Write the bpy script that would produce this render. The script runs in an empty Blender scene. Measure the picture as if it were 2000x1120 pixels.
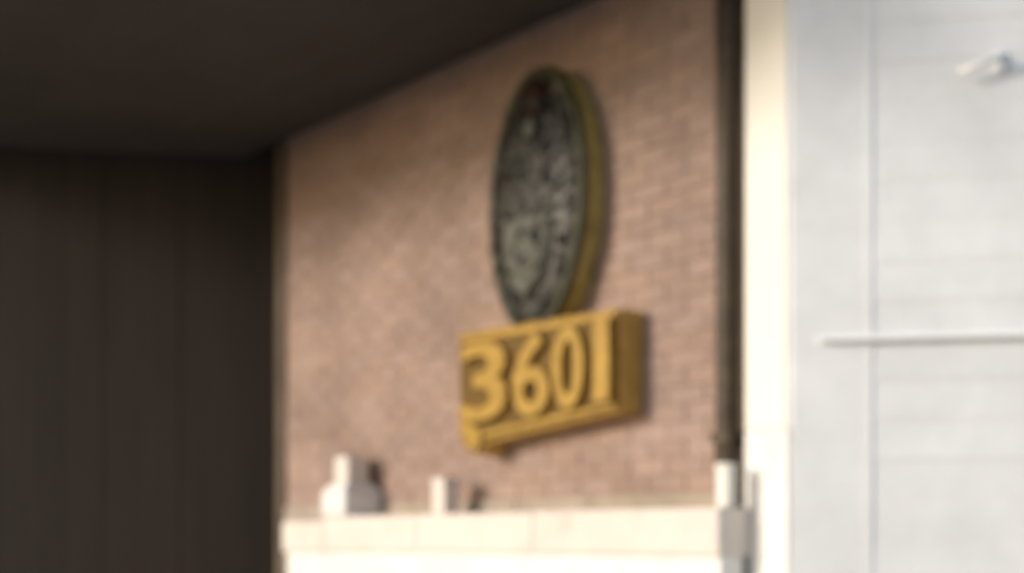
import bpy, bmesh, math, random
from mathutils import Vector, Matrix

random.seed(11)
R = math.radians
SC = bpy.context.scene
COL = SC.collection

# ------------------------------------------------------------------ camera
cd = bpy.data.cameras.new('camera')
cam = bpy.data.objects.new('camera', cd)
COL.objects.link(cam)
cam.location = (0, 0, 1.6)
cam.rotation_euler = (R(90), 0, 0)
cd.sensor_width = 36
cd.lens = 46.1
cd.shift_y = 0.245
cd.clip_end = 2000
cd.dof.use_dof = True            # the snapshot is out of focus
cd.dof.focus_distance = 1.1
cd.dof.aperture_fstop = 3.5
SC.camera = cam

# ------------------------------------------------------------------ light
SUN_EL = R(16.5)
sd = Vector((-0.95, -0.31, 0)).normalized()
sun_dir = Vector((sd.x * math.cos(SUN_EL), sd.y * math.cos(SUN_EL), math.sin(SUN_EL)))
w = bpy.data.worlds.new('World')
SC.world = w
w.use_nodes = True
nt = w.node_tree
sky = nt.nodes.new('ShaderNodeTexSky')
sky.sky_type = 'NISHITA'
sky.sun_disc = False
sky.sun_elevation = SUN_EL
sky.sun_rotation = math.atan2(sd.x, sd.y)
sky.air_density = 1.0
sky.dust_density = 1.5
nt.links.new(sky.outputs[0], nt.nodes['Background'].inputs[0])
nt.nodes['Background'].inputs[1].default_value = 0.15
ld = bpy.data.lights.new('sun', 'SUN')
ld.energy = 1.85
ld.angle = R(14)
ld.color = (1.0, 0.95, 0.88)
lo = bpy.data.objects.new('sun', ld)
lo.rotation_euler = sun_dir.to_track_quat('Z', 'Y').to_euler()
COL.objects.link(lo)
SC.view_settings.view_transform = 'Standard'
SC.view_settings.look = 'None'
SC.view_settings.exposure = 0.36
SC.view_settings.gamma = 1.0
SC.render.engine = 'CYCLES'
SC.cycles.use_denoising = True
SC.cycles.max_bounces = 6

# ------------------------------------------------------------------ materials
def mat(name, col, rough=0.8, var=0.12, scale=3.0, bump=0.0, bscale=40.0, metal=0.0,
        rand=0.0, col2=None, dirt=None, stretch=None, spec=0.3):
    """Principled colour with two octaves of mottling, per-object tone, optional stain colour."""
    m = bpy.data.materials.new(name)
    m.use_nodes = True
    t = m.node_tree
    N, L = t.nodes, t.links
    p = N['Principled BSDF']
    p.inputs['Roughness'].default_value = rough
    p.inputs['Metallic'].default_value = metal
    p.inputs['Specular IOR Level'].default_value = spec
    g = N.new('ShaderNodeNewGeometry')
    pos = g.outputs['Position']
    if stretch:
        mp = N.new('ShaderNodeMapping')
        mp.inputs['Scale'].default_value = stretch
        L.new(pos, mp.inputs['Vector'])
        pos = mp.outputs['Vector']
    n1 = N.new('ShaderNodeTexNoise')
    n1.inputs['Scale'].default_value = scale
    n1.inputs['Detail'].default_value = 6
    n1.inputs['Roughness'].default_value = 0.65
    L.new(pos, n1.inputs['Vector'])
    mx = N.new('ShaderNodeMix')
    mx.data_type = 'RGBA'
    c2 = col2 if col2 else tuple(c * (1 - var * 2) for c in col)
    mx.inputs['A'].default_value = (*c2, 1)
    mx.inputs['B'].default_value = (*(col if col2 else tuple(min(1, c * (1 + var)) for c in col)), 1)
    rp = N.new('ShaderNodeMapRange')
    rp.inputs['From Min'].default_value = 0.32
    rp.inputs['From Max'].default_value = 0.68
    L.new(n1.outputs['Fac'], rp.inputs['Value'])
    L.new(rp.outputs['Result'], mx.inputs['Factor'])
    out = mx.outputs['Result']
    if dirt:
        n2 = N.new('ShaderNodeTexNoise')
        n2.inputs['Scale'].default_value = dirt[1]
        n2.inputs['Detail'].default_value = 8
        L.new(pos, n2.inputs['Vector'])
        r2 = N.new('ShaderNodeMapRange')
        r2.inputs['From Min'].default_value = dirt[2]
        r2.inputs['From Max'].default_value = dirt[2] + 0.18
        r2.inputs['To Max'].default_value = dirt[3]
        L.new(n2.outputs['Fac'], r2.inputs['Value'])
        m2 = N.new('ShaderNodeMix')
        m2.data_type = 'RGBA'
        L.new(r2.outputs['Result'], m2.inputs['Factor'])
        L.new(out, m2.inputs['A'])
        m2.inputs['B'].default_value = (*dirt[0], 1)
        out = m2.outputs['Result']
    if rand:
        oi_ = N.new('ShaderNodeObjectInfo')
        ad = N.new('ShaderNodeMath'); ad.operation = 'ADD'
        L.new(oi_.outputs['Random'], ad.inputs[0]); L.new(g.outputs['Random Per Island'], ad.inputs[1])
        oi = N.new('ShaderNodeMath'); oi.operation = 'FRACT'
        L.new(ad.outputs[0], oi.inputs[0])
        hs = N.new('ShaderNodeHueSaturation')
        a = N.new('ShaderNodeMapRange')
        a.inputs['To Min'].default_value = 1 - rand
        a.inputs['To Max'].default_value = 1 + rand
        L.new(oi.outputs[0], a.inputs['Value'])
        L.new(a.outputs['Result'], hs.inputs['Value'])
        mu = N.new('ShaderNodeMath')
        mu.operation = 'MULTIPLY'
        mu.inputs[1].default_value = 7.31
        L.new(oi.outputs[0], mu.inputs[0])
        fr = N.new('ShaderNodeMath')
        fr.operation = 'FRACT'
        L.new(mu.outputs[0], fr.inputs[0])
        b = N.new('ShaderNodeMapRange')
        b.inputs['To Min'].default_value = 0.5 - 0.06 * rand
        b.inputs['To Max'].default_value = 0.5 + 0.04 * rand
        L.new(fr.outputs[0], b.inputs['Value'])
        L.new(b.outputs['Result'], hs.inputs['Hue'])
        c = N.new('ShaderNodeMapRange')
        c.inputs['To Min'].default_value = 1 - 1.2 * rand
        c.inputs['To Max'].default_value = 1 + 0.8 * rand
        L.new(fr.outputs[0], c.inputs['Value'])
        L.new(c.outputs['Result'], hs.inputs['Saturation'])
        L.new(out, hs.inputs['Color'])
        out = hs.outputs['Color']
    L.new(out, p.inputs['Base Color'])
    if bump:
        n3 = N.new('ShaderNodeTexNoise')
        n3.inputs['Scale'].default_value = bscale
        n3.inputs['Detail'].default_value = 8
        L.new(pos, n3.inputs['Vector'])
        bp = N.new('ShaderNodeBump')
        bp.inputs['Strength'].default_value = 0.5
        bp.inputs['Distance'].default_value = bump
        L.new(n3.outputs['Fac'], bp.inputs['Height'])
        L.new(bp.outputs['Normal'], p.inputs['Normal'])
    return m

M = {}
M['brick'] = mat('pinkish_brown_brick', (0.372, 0.262, 0.215), 0.9, 0.13, 1.6, 0.004, 60, rand=0.085,
                 dirt=((0.29, 0.215, 0.168), 2.4, 0.55, 0.5))
M['mortar'] = mat('mortar', (0.385, 0.285, 0.235), 0.95, 0.1, 9, 0.003, 80)
M['plinth'] = mat('plinth_stone', (0.42, 0.35, 0.28), 0.9, 0.12, 4, 0.006, 30, rand=0.1)
M['corner'] = mat('edge_shade_brown', (0.13, 0.10, 0.075), 0.9, 0.2, 6, 0.003, 60, stretch=(1, 1, .2))  # dark tone stands in for shade at the brick wall's left edge
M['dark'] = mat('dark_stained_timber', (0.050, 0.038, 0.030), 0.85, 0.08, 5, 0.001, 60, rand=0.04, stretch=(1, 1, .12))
M['soffit'] = mat('dark_soffit_paint', (0.100, 0.086, 0.076), 0.9, 0.06, 2, 0.001, 50, rand=.03)
M['slate'] = mat('roof_slate', (0.05, 0.045, 0.043), 0.7, 0.2, 6, 0.004, 40)
M['pipe'] = mat('brown_pipe_paint', (0.075, 0.052, 0.032), 0.5, 0.2, 12, 0.001, 90)
M['white'] = mat('white_house_paint', (0.82, 0.825, 0.84), 0.7, 0.05, 2.6, 0.003, 26, rand=0.02,
                 dirt=((0.72, 0.72, 0.725), 2.3, 0.56, 0.4))
M['bright'] = mat('bright_white_gloss', (0.90, 0.90, 0.89), 0.35, 0.01, 3, 0.0, 40, spec=.6)
M['trim'] = mat('cream_corner_paint', (0.84, 0.81, 0.74), 0.65, 0.02, 3, 0.002, 40)
M['render'] = mat('white_render', (0.84, 0.825, 0.80), 0.9, 0.04, 2.6, 0.012, 12,
                  dirt=((0.72, 0.68, 0.63), 3.1, 0.55, 0.5))
M['coping'] = mat('cream_coping', (0.77, 0.69, 0.63), 0.85, 0.04, 4, 0.004, 40, rand=.03,
                  dirt=((0.50, 0.43, 0.37), 6, 0.60, 0.5))
M['tan'] = mat('tan_render', (0.36, 0.29, 0.22), 0.95, 0.12, 4, 0.006, 30)
M['gold'] = mat('gold_paint', (0.40, 0.245, 0.045), 0.5, 0.10, 14, 0.002, 70, metal=0.15,
                dirt=((0.26, 0.145, 0.025), 11, 0.50, 0.7))
M['gold_dark'] = mat('shadowed_gold_panel', (0.15, 0.08, 0.010), 0.65, 0.15, 12, 0.002, 70)  # gold darkened to carry the shadows between the digits
M['gold_side'] = mat('brown_board_edge', (0.54, 0.33, 0.085), 0.7, 0.12, 10, 0.002, 60)
M['gilt'] = mat('worn_gilt_edge', (0.46, 0.36, 0.12), 0.55, 0.15, 10, 0.002, 60, metal=.1,
                dirt=((0.20, 0.12, 0.03), 7, 0.55, 0.6))
M['bronze'] = mat('dark_bronze', (0.024, 0.021, 0.014), 0.5, 0.25, 14, 0.003, 60, spec=.5)
M['rim'] = mat('olive_rim', (0.075, 0.072, 0.035), 0.5, 0.2, 10, 0.002, 60,
               dirt=((0.035, 0.025, 0.012), 6, 0.52, 0.7))
M['leaf'] = mat('verdigris_leaf', (0.085, 0.080, 0.062), 0.55, 0.2, 20, 0.002, 80, rand=0.45, spec=.5)
M['leafd'] = mat('dark_bronze_leaf', (0.022, 0.019, 0.014), 0.5, 0.2, 20, 0.002, 80, rand=0.3, spec=.5)
M['shield'] = mat('grey_green_shield', (0.105, 0.105, 0.082), 0.6, 0.25, 14, 0.004, 40,
                  dirt=((0.10, 0.10, 0.07), 8, 0.54, 0.7))
M['crest'] = mat('dark_maroon_crest', (0.04, 0.012, 0.010), 0.5, 0.2, 14, 0.002, 60)
M['pale_ground'] = mat('bounce_ground', (0.36, 0.33, 0.29), 0.95, 0.2, 3, 0.004, 120)  # unseen ground, made pale to bounce fill onto soffit and shaded wall
M['paving'] = mat('paving', (0.33, 0.31, 0.28), 0.9, 0.1, 3, 0.003, 60, rand=.1)
M['soil'] = mat('soil', (0.10, 0.075, 0.05), 0.95, 0.3, 6, 0.02, 30)

# ------------------------------------------------------------------ helpers
def tag(o, label=None, cat=None, group=None, kind=None):
    if label: o['label'] = label
    if cat: o['category'] = cat
    if group: o['group'] = group
    if kind: o['kind'] = kind
    return o

def empty(name, mw=None):
    o = bpy.data.objects.new(name, None)
    o.empty_display_size = 0.2
    COL.objects.link(o)
    if mw is not None: o.matrix_world = mw
    return o

def link(name, bm, m, parent=None, smooth=False, mw=None):
    me = bpy.data.meshes.new(name)
    bmesh.ops.recalc_face_normals(bm, faces=bm.faces)
    bm.to_mesh(me); bm.free()
    if smooth:
        for p in me.polygons: p.use_smooth = True
    me.materials.append(m)
    o = bpy.data.objects.new(name, me)
    COL.objects.link(o)
    if parent: o.parent = parent
    if mw is not None:
        if parent: o.matrix_parent_inverse = Matrix.Identity(4)
        o.matrix_local = mw
    return o

def box(bm, x0, x1, y0, y1, z0, z1, bev=0.0):
    r = bmesh.ops.create_cube(bm, size=1)
    v = r['verts']
    for p in v:
        p.co = Vector((x0 + (p.co.x + .5) * (x1 - x0), y0 + (p.co.y + .5) * (y1 - y0), z0 + (p.co.z + .5) * (z1 - z0)))
    if bev:
        e = list({e for p in v for e in p.link_edges})
        bmesh.ops.bevel(bm, geom=e, offset=bev, segments=1, affect='EDGES')
    return bm

def boxo(name, dims, m, parent=None, bev=0.004):
    return link(name, box(bmesh.new(), *dims, bev=bev), m, parent)

def prism(bm, pts, y0, y1, bev=0.0):
    """polygon pts (x,z) extruded along y from y0 (front) to y1."""
    a = [bm.verts.new((x, y0, z)) for x, z in pts]
    b = [bm.verts.new((x, y1, z)) for x, z in pts]
    f = bm.faces.new(a)
    bm.faces.new(b[::-1])
    n = len(pts)
    for i in range(n):
        bm.faces.new((a[i], b[i], b[(i + 1) % n], a[(i + 1) % n]))
    if bev:
        bmesh.ops.bevel(bm, geom=list(f.edges), offset=bev, segments=2, affect='EDGES')
    return bm

def foot(bm, pts, z0, z1):
    a = [bm.verts.new((x, y, z0)) for x, y in pts]
    b = [bm.verts.new((x, y, z1)) for x, y in pts]
    bm.faces.new(a[::-1]); bm.faces.new(b)
    n = len(pts)
    for i in range(n):
        bm.faces.new((a[i], a[(i + 1) % n], b[(i + 1) % n], b[i]))
    return bm

def tube(bm, pts, rad, seg=14):
    rings = []
    for i, p in enumerate(pts):
        p = Vector(p)
        d = (Vector(pts[min(i + 1, len(pts) - 1)]) - Vector(pts[max(i - 1, 0)])).normalized()
        a = d.orthogonal().normalized() if abs(d.z) < .99 else Vector((1, 0, 0))
        a = (a - d * a.dot(d)).normalized()
        b = d.cross(a)
        rings.append([bm.verts.new(p + rad * (math.cos(t) * a + math.sin(t) * b))
                      for t in (2 * math.pi * k / seg for k in range(seg))])
    for r0, r1 in zip(rings, rings[1:]):
        for k in range(seg):
            bm.faces.new((r0[k], r0[(k + 1) % seg], r1[(k + 1) % seg], r1[k]))
    bm.faces.new(rings[0][::-1]); bm.faces.new(rings[-1])
    return bm

# frames: local x along the face to the right, local y INTO the wall, z up
def frame(ox, oy, deg):
    return Matrix.Translation((ox, oy, 0)) @ Matrix.Rotation(R(-deg), 4, 'Z')
STONE = frame(0.13, 6.60, 50)       # stone gable wall, nearer to the right
WHITE = frame(1.107, 5.25, 10)      # front of the white house
DARK = frame(-1.25, 8.98, -9)       # dark house behind on the left

# ------------------------------------------------------------------ ground
g = bmesh.new()
for x, y in ((-600, -600), (600, -600), (600, 600), (-600, 600)): g.verts.new((x, y, 0))
g.faces.new(g.verts[:])
tag(link('ground', g, M['pale_ground']), kind='structure')
pv = empty('pavement', STONE); tag(pv, kind='structure')
link('kerb', box(bmesh.new(), -4.5, 3.2, -2.15, -2.0, 0.002, 0.12, .01), M['paving'], pv)
slab = bmesh.new(); box(slab, 0, .596, 0, .596, 0.004, 0.115, .006)
s0 = None
for i in range(12):
    for j in range(2):
        if s0 is None:
            s0 = o = link('paving_slab', slab, M['paving'], pv)
        else:
            o = s0.copy(); COL.objects.link(o); o.parent = pv
        o.location = (-4.4 + i * .6, -1.99 + j * .6, random.uniform(0, .004))
tag(link('planting_bed', box(bmesh.new(), -2.5, 1.0, -0.76, -0.26, 0.003, 0.10), M['soil'], mw=STONE), kind='structure')

# ------------------------------------------------------------------ brick house
sh = empty('brick_house', STONE)
tag(sh, 'pinkish brown brick house wall under a deep dark eave, carrying the oval plaque', 'house')
UL, UR, TOP = -2.47, 1.235, 4.17
core = link('wall', box(bmesh.new(), UL - .05, UR - .004, 0.004, 2.5, 0, 5.2), M['mortar'], sh)
z = 0.06
for h in (.44, .44, .44, .42):                       # plinth blocks
    u = UL
    while u < UR - 1e-3:
        u1 = u + random.uniform(.45, .7)
        if UR - u1 < .3: u1 = UR
        link('plinth_stone', box(bmesh.new(), u + .003, u1 - .003, -.020, .05, z + .003, z + h - .003, .004), M['plinth'], core)
        u = u1
    z += h
PITCH, COURSE = 0.2316, 0.0790                       # stretcher bond, 10 mm joints
rows = []
k = 0
while z < TOP - .02:
    z1 = min(z + COURSE, TOP + .01)
    u = UL - (PITCH / 2 if k % 2 else 0)
    while u < UR - .005:
        a, b = max(u, UL), min(u + PITCH, UR)
        if b - a > .03:
            rows.append((a + .0035, b - .0035, z + .0035, z1 - .0035))
        u += PITCH
    z = z1; k += 1
def seen(q):
    a, b, c, d = q
    y = 6.6 - .766 * (a + b) / 2
    if c > 1.6 + .41 * y: return False                                   # above the view
    cu, cz = (a + b) / 2, (c + d) / 2
    if math.hypot((cu - .17) / .33, (cz - 3.22) / .58) < 1: return False   # behind the plaque
    return not (-.38 < cu < .70 and 2.22 < cz < 2.60)                     # behind the board
vis = sorted([q for q in rows if seen(q)], key=lambda q: -(q[0] + q[1]))
near = set(vis[:300])
def brick(bm, q):
    a, b, c, d = q
    y = -.0022 + random.uniform(-.0022, .0018)
    t = [random.uniform(-.0012, .0012) for _ in range(4)]
    e = .0025
    o = [bm.verts.new(p) for p in ((a, y + e, c), (b, y + e, c), (b, y + e, d), (a, y + e, d))]
    f = [bm.verts.new(p) for p in ((a + e, y + t[0], c + e), (b - e, y + t[1], c + e), (b - e, y + t[2], d - e), (a + e, y + t[3], d - e))]
    w_ = [bm.verts.new(p) for p in ((a, .03, c), (b, .03, c), (b, .03, d), (a, .03, d))]
    bm.faces.new(f)
    for i in range(4):
        j = (i + 1) % 4
        bm.faces.new((o[i], o[j], f[j], f[i])); bm.faces.new((w_[i], w_[j], o[j], o[i]))
rest = bmesh.new()
for q in rows:
    if q in near:
        bm = bmesh.new(); brick(bm, q); link('brick', bm, M['brick'], core)
    else:
        brick(rest, q)
tag(link('brick_field', rest, M['brick'], core), kind='stuff')
link('corner_strip', box(bmesh.new(), UL - .115, UL - .003, -0.022, 0.10, 0.05, TOP, .006), M['corner'], sh)  # added strip, its dark colour paints the shaded wall edge
# canopy: boarded soffit, fascia, slate roof
ca = link('canopy', box(bmesh.new(), -4.6, 1.22, -2.32, -0.010, TOP + .03, TOP + .16), M['soffit'], sh)
for i in range(17):
    y0 = -2.32 + i * .1355
    link('soffit_board', box(bmesh.new(), -4.6, 1.22, y0 + .0005, y0 + .135, TOP + .004, TOP + .029, .001), M['soffit'], ca)
link('fascia', box(bmesh.new(), -4.62, 1.23, -2.36, -2.322, TOP - .01, TOP + .22, .004), M['soffit'], ca)
rf = bmesh.new()
vs = [rf.verts.new(p) for p in ((-4.65, -2.42, TOP + .225), (1.23, -2.42, TOP + .225), (1.23, 0.9, TOP + 1.55), (-4.65, 0.9, TOP + 1.55),
                                (-4.65, -2.42, TOP + .265), (1.23, -2.42, TOP + .265), (1.23, 0.9, TOP + 1.59), (-4.65, 0.9, TOP + 1.59))]
for q in ((0, 1, 2, 3), (7, 6, 5, 4), (0, 4, 5, 1), (1, 5, 6, 2), (2, 6, 7, 3), (3, 7, 4, 0)): rf.faces.new([vs[i] for i in q])
link('roof', rf, M['slate'], sh)

# downpipe at the right-hand corner (bolted to the house)
dp = link('downpipe', tube(bmesh.new(), [(1.292, -.062, 1.735), (1.292, -.062, 2.0), (1.292, -.062, 3.2), (1.292, -.062, 4.16)], .049, 18),
          M['pipe'], sh, smooth=True)
for zz in (2.00, 3.98):
    link('pipe_bracket', box(bmesh.new(), 1.238, 1.346, -.114, .02, zz, zz + .045, .006), M['pipe'], dp)
link('pipe_socket', tube(bmesh.new(), [(1.292, -.062, 1.90), (1.292, -.062, 1.985)], .055, 18), M['pipe'], dp, smooth=True)
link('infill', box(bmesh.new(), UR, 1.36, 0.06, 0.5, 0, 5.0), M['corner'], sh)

# ------------------------------------------------------------------ oval plaque
PU, PZ, PA, PB, PD = 0.150, 3.238, 0.345, 0.648, 0.145
pq = empty('oval_plaque', STONE @ Matrix.Translation((PU, -0.008, PZ)) @ Matrix.Rotation(R(2.2), 4, 'Y'))
tag(pq, 'dark green oval relief plaque with a worn gilt edge high on the brick wall', 'plaque')
def ell(a, b, n=72): return [(a * math.cos(2 * math.pi * i / n), b * math.sin(2 * math.pi * i / n)) for i in range(n)]
link('gilt_edge', prism(bmesh.new(), ell(PA, PB), -PD * .80, 0), M['gilt'], pq)
bm = bmesh.new()                                     # domed bronze face
n, rings = 60, 7
prev = None
for r in range(rings + 1):
    q = r / rings
    if r == rings:
        ring = [bm.verts.new((0, -PD - .035, 0))]
    else:
        s = 1 - q
        ring = [bm.verts.new((x * s, -PD * .82 - .06 * math.sqrt(max(0, 1 - s * s)), z_ * s)) for x, z_ in ell(PA * .94, PB * .95, n)]
    if prev:
        for i in range(n):
            j = (i + 1) % n
            bm.faces.new((prev[i], prev[j], ring[j], ring[i]) if len(ring) > 1 else (prev[i], prev[j], ring[0]))
    prev = ring
link('face', bm, M['bronze'], pq, smooth=True)
bm = bmesh.new()                                     # raised half-round rim
n = 80
prev = first = None
for i in range(n):
    t = 2 * math.pi * i / n
    c = Vector((PA * .955 * math.cos(t), -PD * .82, PB * .97 * math.sin(t)))
    o = Vector((math.cos(t), 0, math.sin(t) * .8)).normalized()
    ring = [bm.verts.new(c + o * .026 * math.cos(p) + Vector((0, -.04 * math.sin(p), 0))) for p in (math.pi * k_ / 6 for k_ in range(7))]
    if prev:
        for k_ in range(6): bm.faces.new((prev[k_], prev[k_ + 1], ring[k_ + 1], ring[k_]))
    else: first = ring
    prev = ring
for k_ in range(6): bm.faces.new((prev[k_], prev[k_ + 1], first[k_ + 1], first[k_]))
link('rim', bm, M['rim'], pq, smooth=True)

def leafmesh(name, m):
    bm = bmesh.new()
    out = [(0, -.5), (.22, -.30), (.34, 0), (.22, .28), (0, .5), (-.22, .28), (-.34, 0), (-.22, -.30)]
    o = [bm.verts.new((x, 0, z_)) for x, z_ in out]
    mid = [bm.verts.new((0, -.26, z_)) for z_ in (-.2, .08, .3)]
    a, b, c = mid
    for q in ((o[0], o[1], a), (o[1], o[2], b, a), (o[2], o[3], c, b), (o[3], o[4], c), (o[4], o[5], c), (o[5], o[6], b, c), (o[6], o[7], a, b), (o[7], o[0], a)):
        bm.faces.new(q)
    me = bpy.data.meshes.new(name); bmesh.ops.recalc_face_normals(bm, faces=bm.faces); bm.to_mesh(me); bm.free()
    me.materials.append(m)
    return me
LM, LD = leafmesh('relief_leaf', M['leaf']), leafmesh('relief_leaf', M['leafd'])
def domey(x, z_):
    s = min(1, math.hypot(x / PA, z_ / PB))
    return -PD * .82 - .06 * math.sqrt(1 - s * s)
tries, put = 0, []
while len(put) < 150 and tries < 9000:
    tries += 1
    x, z_ = random.uniform(-.30, .30), random.uniform(-.58, .58)
    if math.hypot(x / (PA * .86), z_ / (PB * .92)) > 1: continue
    if abs(x + .01) < .20 and -.44 < z_ < -.08: continue
    if abs(x) < .12 and z_ > .40: continue
    if any(math.hypot(x - a, z_ - b) < .046 for a, b in put): continue
    put.append((x, z_))
    lf = bpy.data.objects.new('relief_leaf', LM if random.random() < (.30 if z_ > .12 else .62) else LD)
    COL.objects.link(lf); lf.parent = pq
    sz = random.uniform(.062, .105)
    ang = math.atan2(x, z_ + .15) + random.uniform(-.7, .7)
    lf.matrix_local = (Matrix.Translation((x, domey(x, z_) + .006, z_)) @ Matrix.Rotation(ang, 4, 'Y')
                       @ Matrix.Rotation(random.uniform(-.25, .25), 4, 'X') @ Matrix.Diagonal((sz, sz * .9, sz, 1)))
# shield with a raised bend, and the crest above
sp = [(-.17, .19), (-.085, .165), (0, .20), (.085, .165), (.17, .19), (.165, 0), (.12, -.11), (0, -.20), (-.12, -.11), (-.165, 0)]
shl = link('shield', prism(bmesh.new(), [(x - .01, z_ - .27) for x, z_ in sp], -PD - .050, -PD * .8, .012), M['shield'], pq)
for q in range(24):
    lf = bpy.data.objects.new('shield_lump', LM if q % 2 else LD); COL.objects.link(lf); lf.parent = shl
    lf.matrix_local = (Matrix.Translation((random.uniform(-.12, .11), -PD - .046, -.27 + random.uniform(-.10, .14))) @ Matrix.Rotation(random.uniform(0, 6), 4, 'Y')
                       @ Matrix.Diagonal((.06, .06, .07, 1)))
cr = bmesh.new()
bmesh.ops.create_uvsphere(cr, u_segments=14, v_segments=9, radius=1)
for v in cr.verts:
    v.co = Vector((v.co.x * .095, v.co.y * .05 - PD - .01, v.co.z * .085 + .475))
link('crest', cr, M['crest'], pq, smooth=True)
cb = bmesh.new()
for i in range(5):
    t = math.pi * (i + .5) / 5
    bmesh.ops.create_icosphere(cb, subdivisions=1, radius=.026, matrix=Matrix.Translation((.085 * math.cos(t), -PD - .055, .415 + .05 * math.sin(t))))
link('crest_beads', cb, M['leafd'], pq, smooth=True)
bs = bmesh.new()
bmesh.ops.create_uvsphere(bs, u_segments=12, v_segments=8, radius=1)
for v in bs.verts: v.co = Vector((v.co.x * .045 + .025, v.co.y * .03 - PD - .055, v.co.z * .06 + .335))
link('boss', bs, M['shield'], pq, smooth=True)
for xx, zz in ((0, .55), (0, -.55)):
    link('fixing_bolt', tube(bmesh.new(), [(xx, -PD * .8, zz), (xx, -PD - .01, zz)], .014, 8), M['bronze'], pq)

# ------------------------------------------------------------------ number board
BD = 0.16
nb = empty('number_board', STONE @ Matrix.Translation((0, -0.008, 0)))
tag(nb, 'thick gold number board reading 3601 under the oval plaque', 'sign')
outl = [(-.435, 2.665), (-.43, 2.36), (-.425, 2.10), (-.37, 2.045), (-.27, 2.02), (-.225, 2.05), (-.215, 2.085), (.15, 2.118), (.738, 2.172), (.748, 2.635), (.15, 2.65)]
bd = link('board', prism(bmesh.new(), outl, -BD + .012, 0, .004), M['gold_side'], nb)
inn = [(-.425, 2.655), (-.42, 2.11), (-.36, 2.055), (-.275, 2.032), (-.235, 2.06), (-.225, 2.097), (.15, 2.13), (.73, 2.183), (.74, 2.626), (.15, 2.64)]
link('panel', prism(bmesh.new(), inn, -BD, -BD + .02), M['gold_dark'], nb)
def strip(name, pts, m, d0=-BD - .012, d1=-BD + .002):
    return link(name, prism(bmesh.new(), pts, d0, d1, .005), m, nb)
strip('frame_strip', [(-.215, 2.108), (.15, 2.138), (.728, 2.190), (.728, 2.212), (.15, 2.166), (-.215, 2.145)], M['gold'])
strip('frame_strip', [(-.418, 2.605), (.15, 2.598), (.733, 2.597), (.733, 2.620), (.15, 2.632), (-.418, 2.642)], M['gold'])
strip('scroll_end', [(-.412, 2.20), (-.408, 2.125), (-.355, 2.07), (-.28, 2.046), (-.245, 2.068), (-.24, 2.14), (-.30, 2.17), (-.36, 2.20)], M['gold'])
def glyph(ch, u, z0, wd, ht):
    cu = bpy.data.curves.new('digit', 'FONT')
    cu.body = ch
    cu.size = 1.0
    cu.extrude = .5
    cu.offset = .018
    cu.resolution_u = 4
    tmp = bpy.data.objects.new('digit_tmp', cu)
    COL.objects.link(tmp)
    bpy.context.view_layer.update()
    me = bpy.data.meshes.new_from_object(tmp.evaluated_get(bpy.context.evaluated_depsgraph_get()))
    bpy.data.objects.remove(tmp)
    xs = [v.co.x for v in me.vertices]; ys = [v.co.y for v in me.vertices]
    ax, bx, ay, by = min(xs), max(xs), min(ys), max(ys)
    for v in me.vertices:
        x = u + (v.co.x - ax) / (bx - ax) * wd
        zz = z0 + (v.co.y - ay) / (by - ay) * ht
        v.co = Vector((x, -BD - .020 + v.co.z * .040, zz))
    me.name = 'digit'
    me.materials.clear(); me.materials.append(M['gold'])
    o = bpy.data.objects.new('digit', me)
    COL.objects.link(o); o.parent = nb
    return o
glyph('3', -.375, 2.185, .375, .405)
glyph('6', .045, 2.185, .272, .405)
glyph('0', .338, 2.200, .215, .390)
glyph('1', .622, 2.220, .100, .368)

# ------------------------------------------------------------------ white house
wh = empty('white_house', WHITE)
tag(wh, 'white painted house with weatherboards and a sunlit cream corner, right of the downpipe', 'house')
Wi = WHITE.inverted()
A, B = Vector((.987, 5.50, 0)), Vector((1.107, 5.25, 0))
def wl(p): q = Wi @ Vector((p[0], p[1], 0)); return (q.x, q.y)
fp = [wl(A), (0, 0), (5.2, 0), (5.2, 4.0), wl((A.x + 1.915 + .35, A.y + 1.61 + .3)), wl((A.x + 1.915, A.y + 1.61))]
link('wall', foot(bmesh.new(), fp, 0, 5.6), M['white'], wh)
# canted corner board, tall, in cream paint
al = wl(A); bl = (0.0, 0.0)
dirv = (Vector(bl) - Vector(al)).normalized(); nrm = Vector((dirv.y, -dirv.x))
def canted(name, z0, z1, pr, m, e0=0.0, e1=0.0):
    p0 = Vector(al) - dirv * e0; p1 = Vector(bl) + dirv * e1
    return link(name, foot(bmesh.new(), [tuple(p0 + nrm * pr), tuple(p1 + nrm * pr), tuple(p1 - nrm * .02), tuple(p0 - nrm * .02)], z0, z1), m, wh)
canted('corner_panel', 2.045, 5.5, .010, M['trim'])
canted('corner_plinth', 0, 2.04, .012, M['render'], 0.0, .01)
boxo('corner_strip', (.012, .285, -.0155, .01, 0.01, 5.5), M['white'], wh, .003)
boxo('batten', (.2855, .3265, -.0172, .01, 0.01, 5.5), M['white'], wh, .003)
zz = 0.02
while zz < 5.42:                                           # weatherboards, each lapping the one below, a little uneven
    bm = bmesh.new()
    h = .158
    a, b = [], []
    for x_, dst in ((.327, a), (5.18, b)):
        e0, e1 = random.uniform(-.002, .0015), random.uniform(-.003, .003)
        for yy, z_ in ((-.0135 + e0, zz + e1), (-.0112 + e0 * .3, zz + h + e1 * .3), (.01, zz + h), (.01, zz)):
            dst.append(bm.verts.new((x_, yy, z_)))
    bm.faces.new(a); bm.faces.new(b[::-1])
    for i in range(4): bm.faces.new((a[i], b[i], b[(i + 1) % 4], a[(i + 1) % 4]))
    link('weatherboard', bm, M['white'], wh)
    zz += h - .001
dm = bmesh.new()
prism(dm, [(-.045, 2.376), (-.045, 2.382), (-.022, 2.399), (-.002, 2.399), (-.002, 2.376)], .118, 5.19)
for v in dm.verts: v.co = Vector((v.co.y, v.co.x, v.co.z))
link('drip_moulding', dm, M['bright'], wh)
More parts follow.
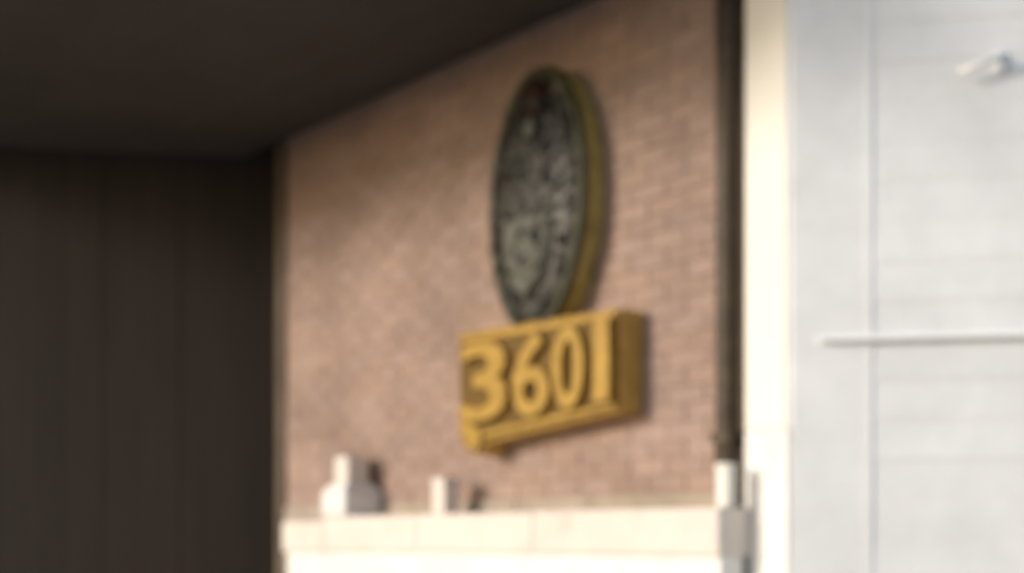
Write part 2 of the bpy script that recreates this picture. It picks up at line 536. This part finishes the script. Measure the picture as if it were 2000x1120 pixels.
boxo('frieze', (.0, 5.2, -.05, .01, 5.45, 5.6), M['white'], wh)
rfw = foot(bmesh.new(), [(x * 1.03 - .12, y - .12 if y < 1 else y + .3) for x, y in fp], 5.602, 5.75)
link('roof', rfw, M['slate'], wh)

# small wall bracket near the right edge
br = empty('wall_bracket', WHITE @ Matrix.Translation((.69, -.02, 3.40)))
tag(br, 'small white bracket arm fixed high on the white weatherboards', 'bracket')
boxo('back_plate', (.095, .135, -.008, .008, .005, .085), M['bright'], br)
link('arm', tube(bmesh.new(), [(-.045, -.050, .000), (.03, -.052, .022), (.12, -.054, .048)], .012, 12), M['bright'], br, smooth=True)
link('stem', tube(bmesh.new(), [(.115, -.004, .046), (.115, -.054, .046)], .011, 10), M['bright'], br, smooth=True)

# ------------------------------------------------------------------ boundary wall and posts
bw = empty('boundary_wall', STONE @ Matrix.Translation((0, -0.23, 0)))
tag(bw, 'low cream coped wall running along the bottom in front of the brick house', 'wall')
link('wall', box(bmesh.new(), -2.03, 1.42, -0.02, 0.12, 0, 1.525), M['render'], bw)
link('coping_stone', box(bmesh.new(), -2.07, -1.602, -.04, .17, 1.51, 1.695, .010), M['coping'], bw)
u = -1.60
while u < 1.42:
    u1 = min(u + random.uniform(.75, 1.0), 1.43)
    if 1.43 - u1 < .35: u1 = 1.43
    link('coping_stone', box(bmesh.new(), u + .0015, u1 - .0015, -.04, .17, 1.52 + random.uniform(-.003, .003), 1.722 + random.uniform(-.003, .003), .008), M['coping'], bw)
    u = u1

def post(name, label, u, d, a, z0, z1, m, cap):
    e = empty(name, STONE @ Matrix.Translation((u, -d, z0)))
    tag(e, label, 'post')
    h = z1 - z0
    if cap:                                           # squat block, sloped shoulder, narrow head
        boxo('block', (-a, a, -a, a, 0, h * .40, ), M['render'], e, .008)
        bm = bmesh.new()
        lo_ = [bm.verts.new((x * a * 1.0, y * a * 1.0, h * .402)) for x, y in ((-1, -1), (1, -1), (1, 1), (-1, 1))]
        hi_ = [bm.verts.new((x * a * .62, y * a * .62, h * .56)) for x, y in ((-1, -1), (1, -1), (1, 1), (-1, 1))]
        bm.faces.new(lo_[::-1]); bm.faces.new(hi_)
        for i in range(4): bm.faces.new((lo_[i], lo_[(i + 1) % 4], hi_[(i + 1) % 4], hi_[i]))
        link('shoulder', bm, M['render'], e)
        boxo('head', (-a * .58, a * .58, -a * .58, a * .58, h * .562, h), m, e, .008)
    else:
        boxo('shaft', (-a, a, -a, a, 0, h * .86), m, e, .004)
        boxo('cap', (-a * 1.12, a * 1.12, -a * 1.12, a * 1.12, h * .861, h), m, e, .006)
    return e
post('gate_pier', 'white stepped pier with a narrow head at the left end of the coped wall', -1.50, .135, .128, 1.726, 2.07, M['coping'], True)
post('white_post', 'short slim white post standing on the coping right of the stepped pier', -.54, .17, .053, 1.726, 1.912, M['coping'], False)
post('white_post', 'thin white post at the foot of the brown downpipe', 1.405, .20, .030, 1.726, 1.905, M['trim'], False)

# ------------------------------------------------------------------ dark house on the left
dh = empty('dark_house', DARK)
tag(dh, 'dark brown boarded house in shade filling the left side', 'house')
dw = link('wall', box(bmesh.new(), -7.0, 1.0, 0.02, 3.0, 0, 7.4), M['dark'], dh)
b0 = bmesh.new(); box(b0, 0.001, 0.249, 0, 0.019, 0, 7.38, .002)
p0 = None
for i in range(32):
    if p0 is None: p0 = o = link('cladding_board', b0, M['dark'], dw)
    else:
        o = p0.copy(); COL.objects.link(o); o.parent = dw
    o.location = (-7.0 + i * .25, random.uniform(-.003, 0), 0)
rd = bmesh.new()
prism(rd, [(-7.4, 7.402), (1.4, 7.402), (-3, 9.6)], -.4, 3.4)
link('roof', rd, M['slate'], dh)
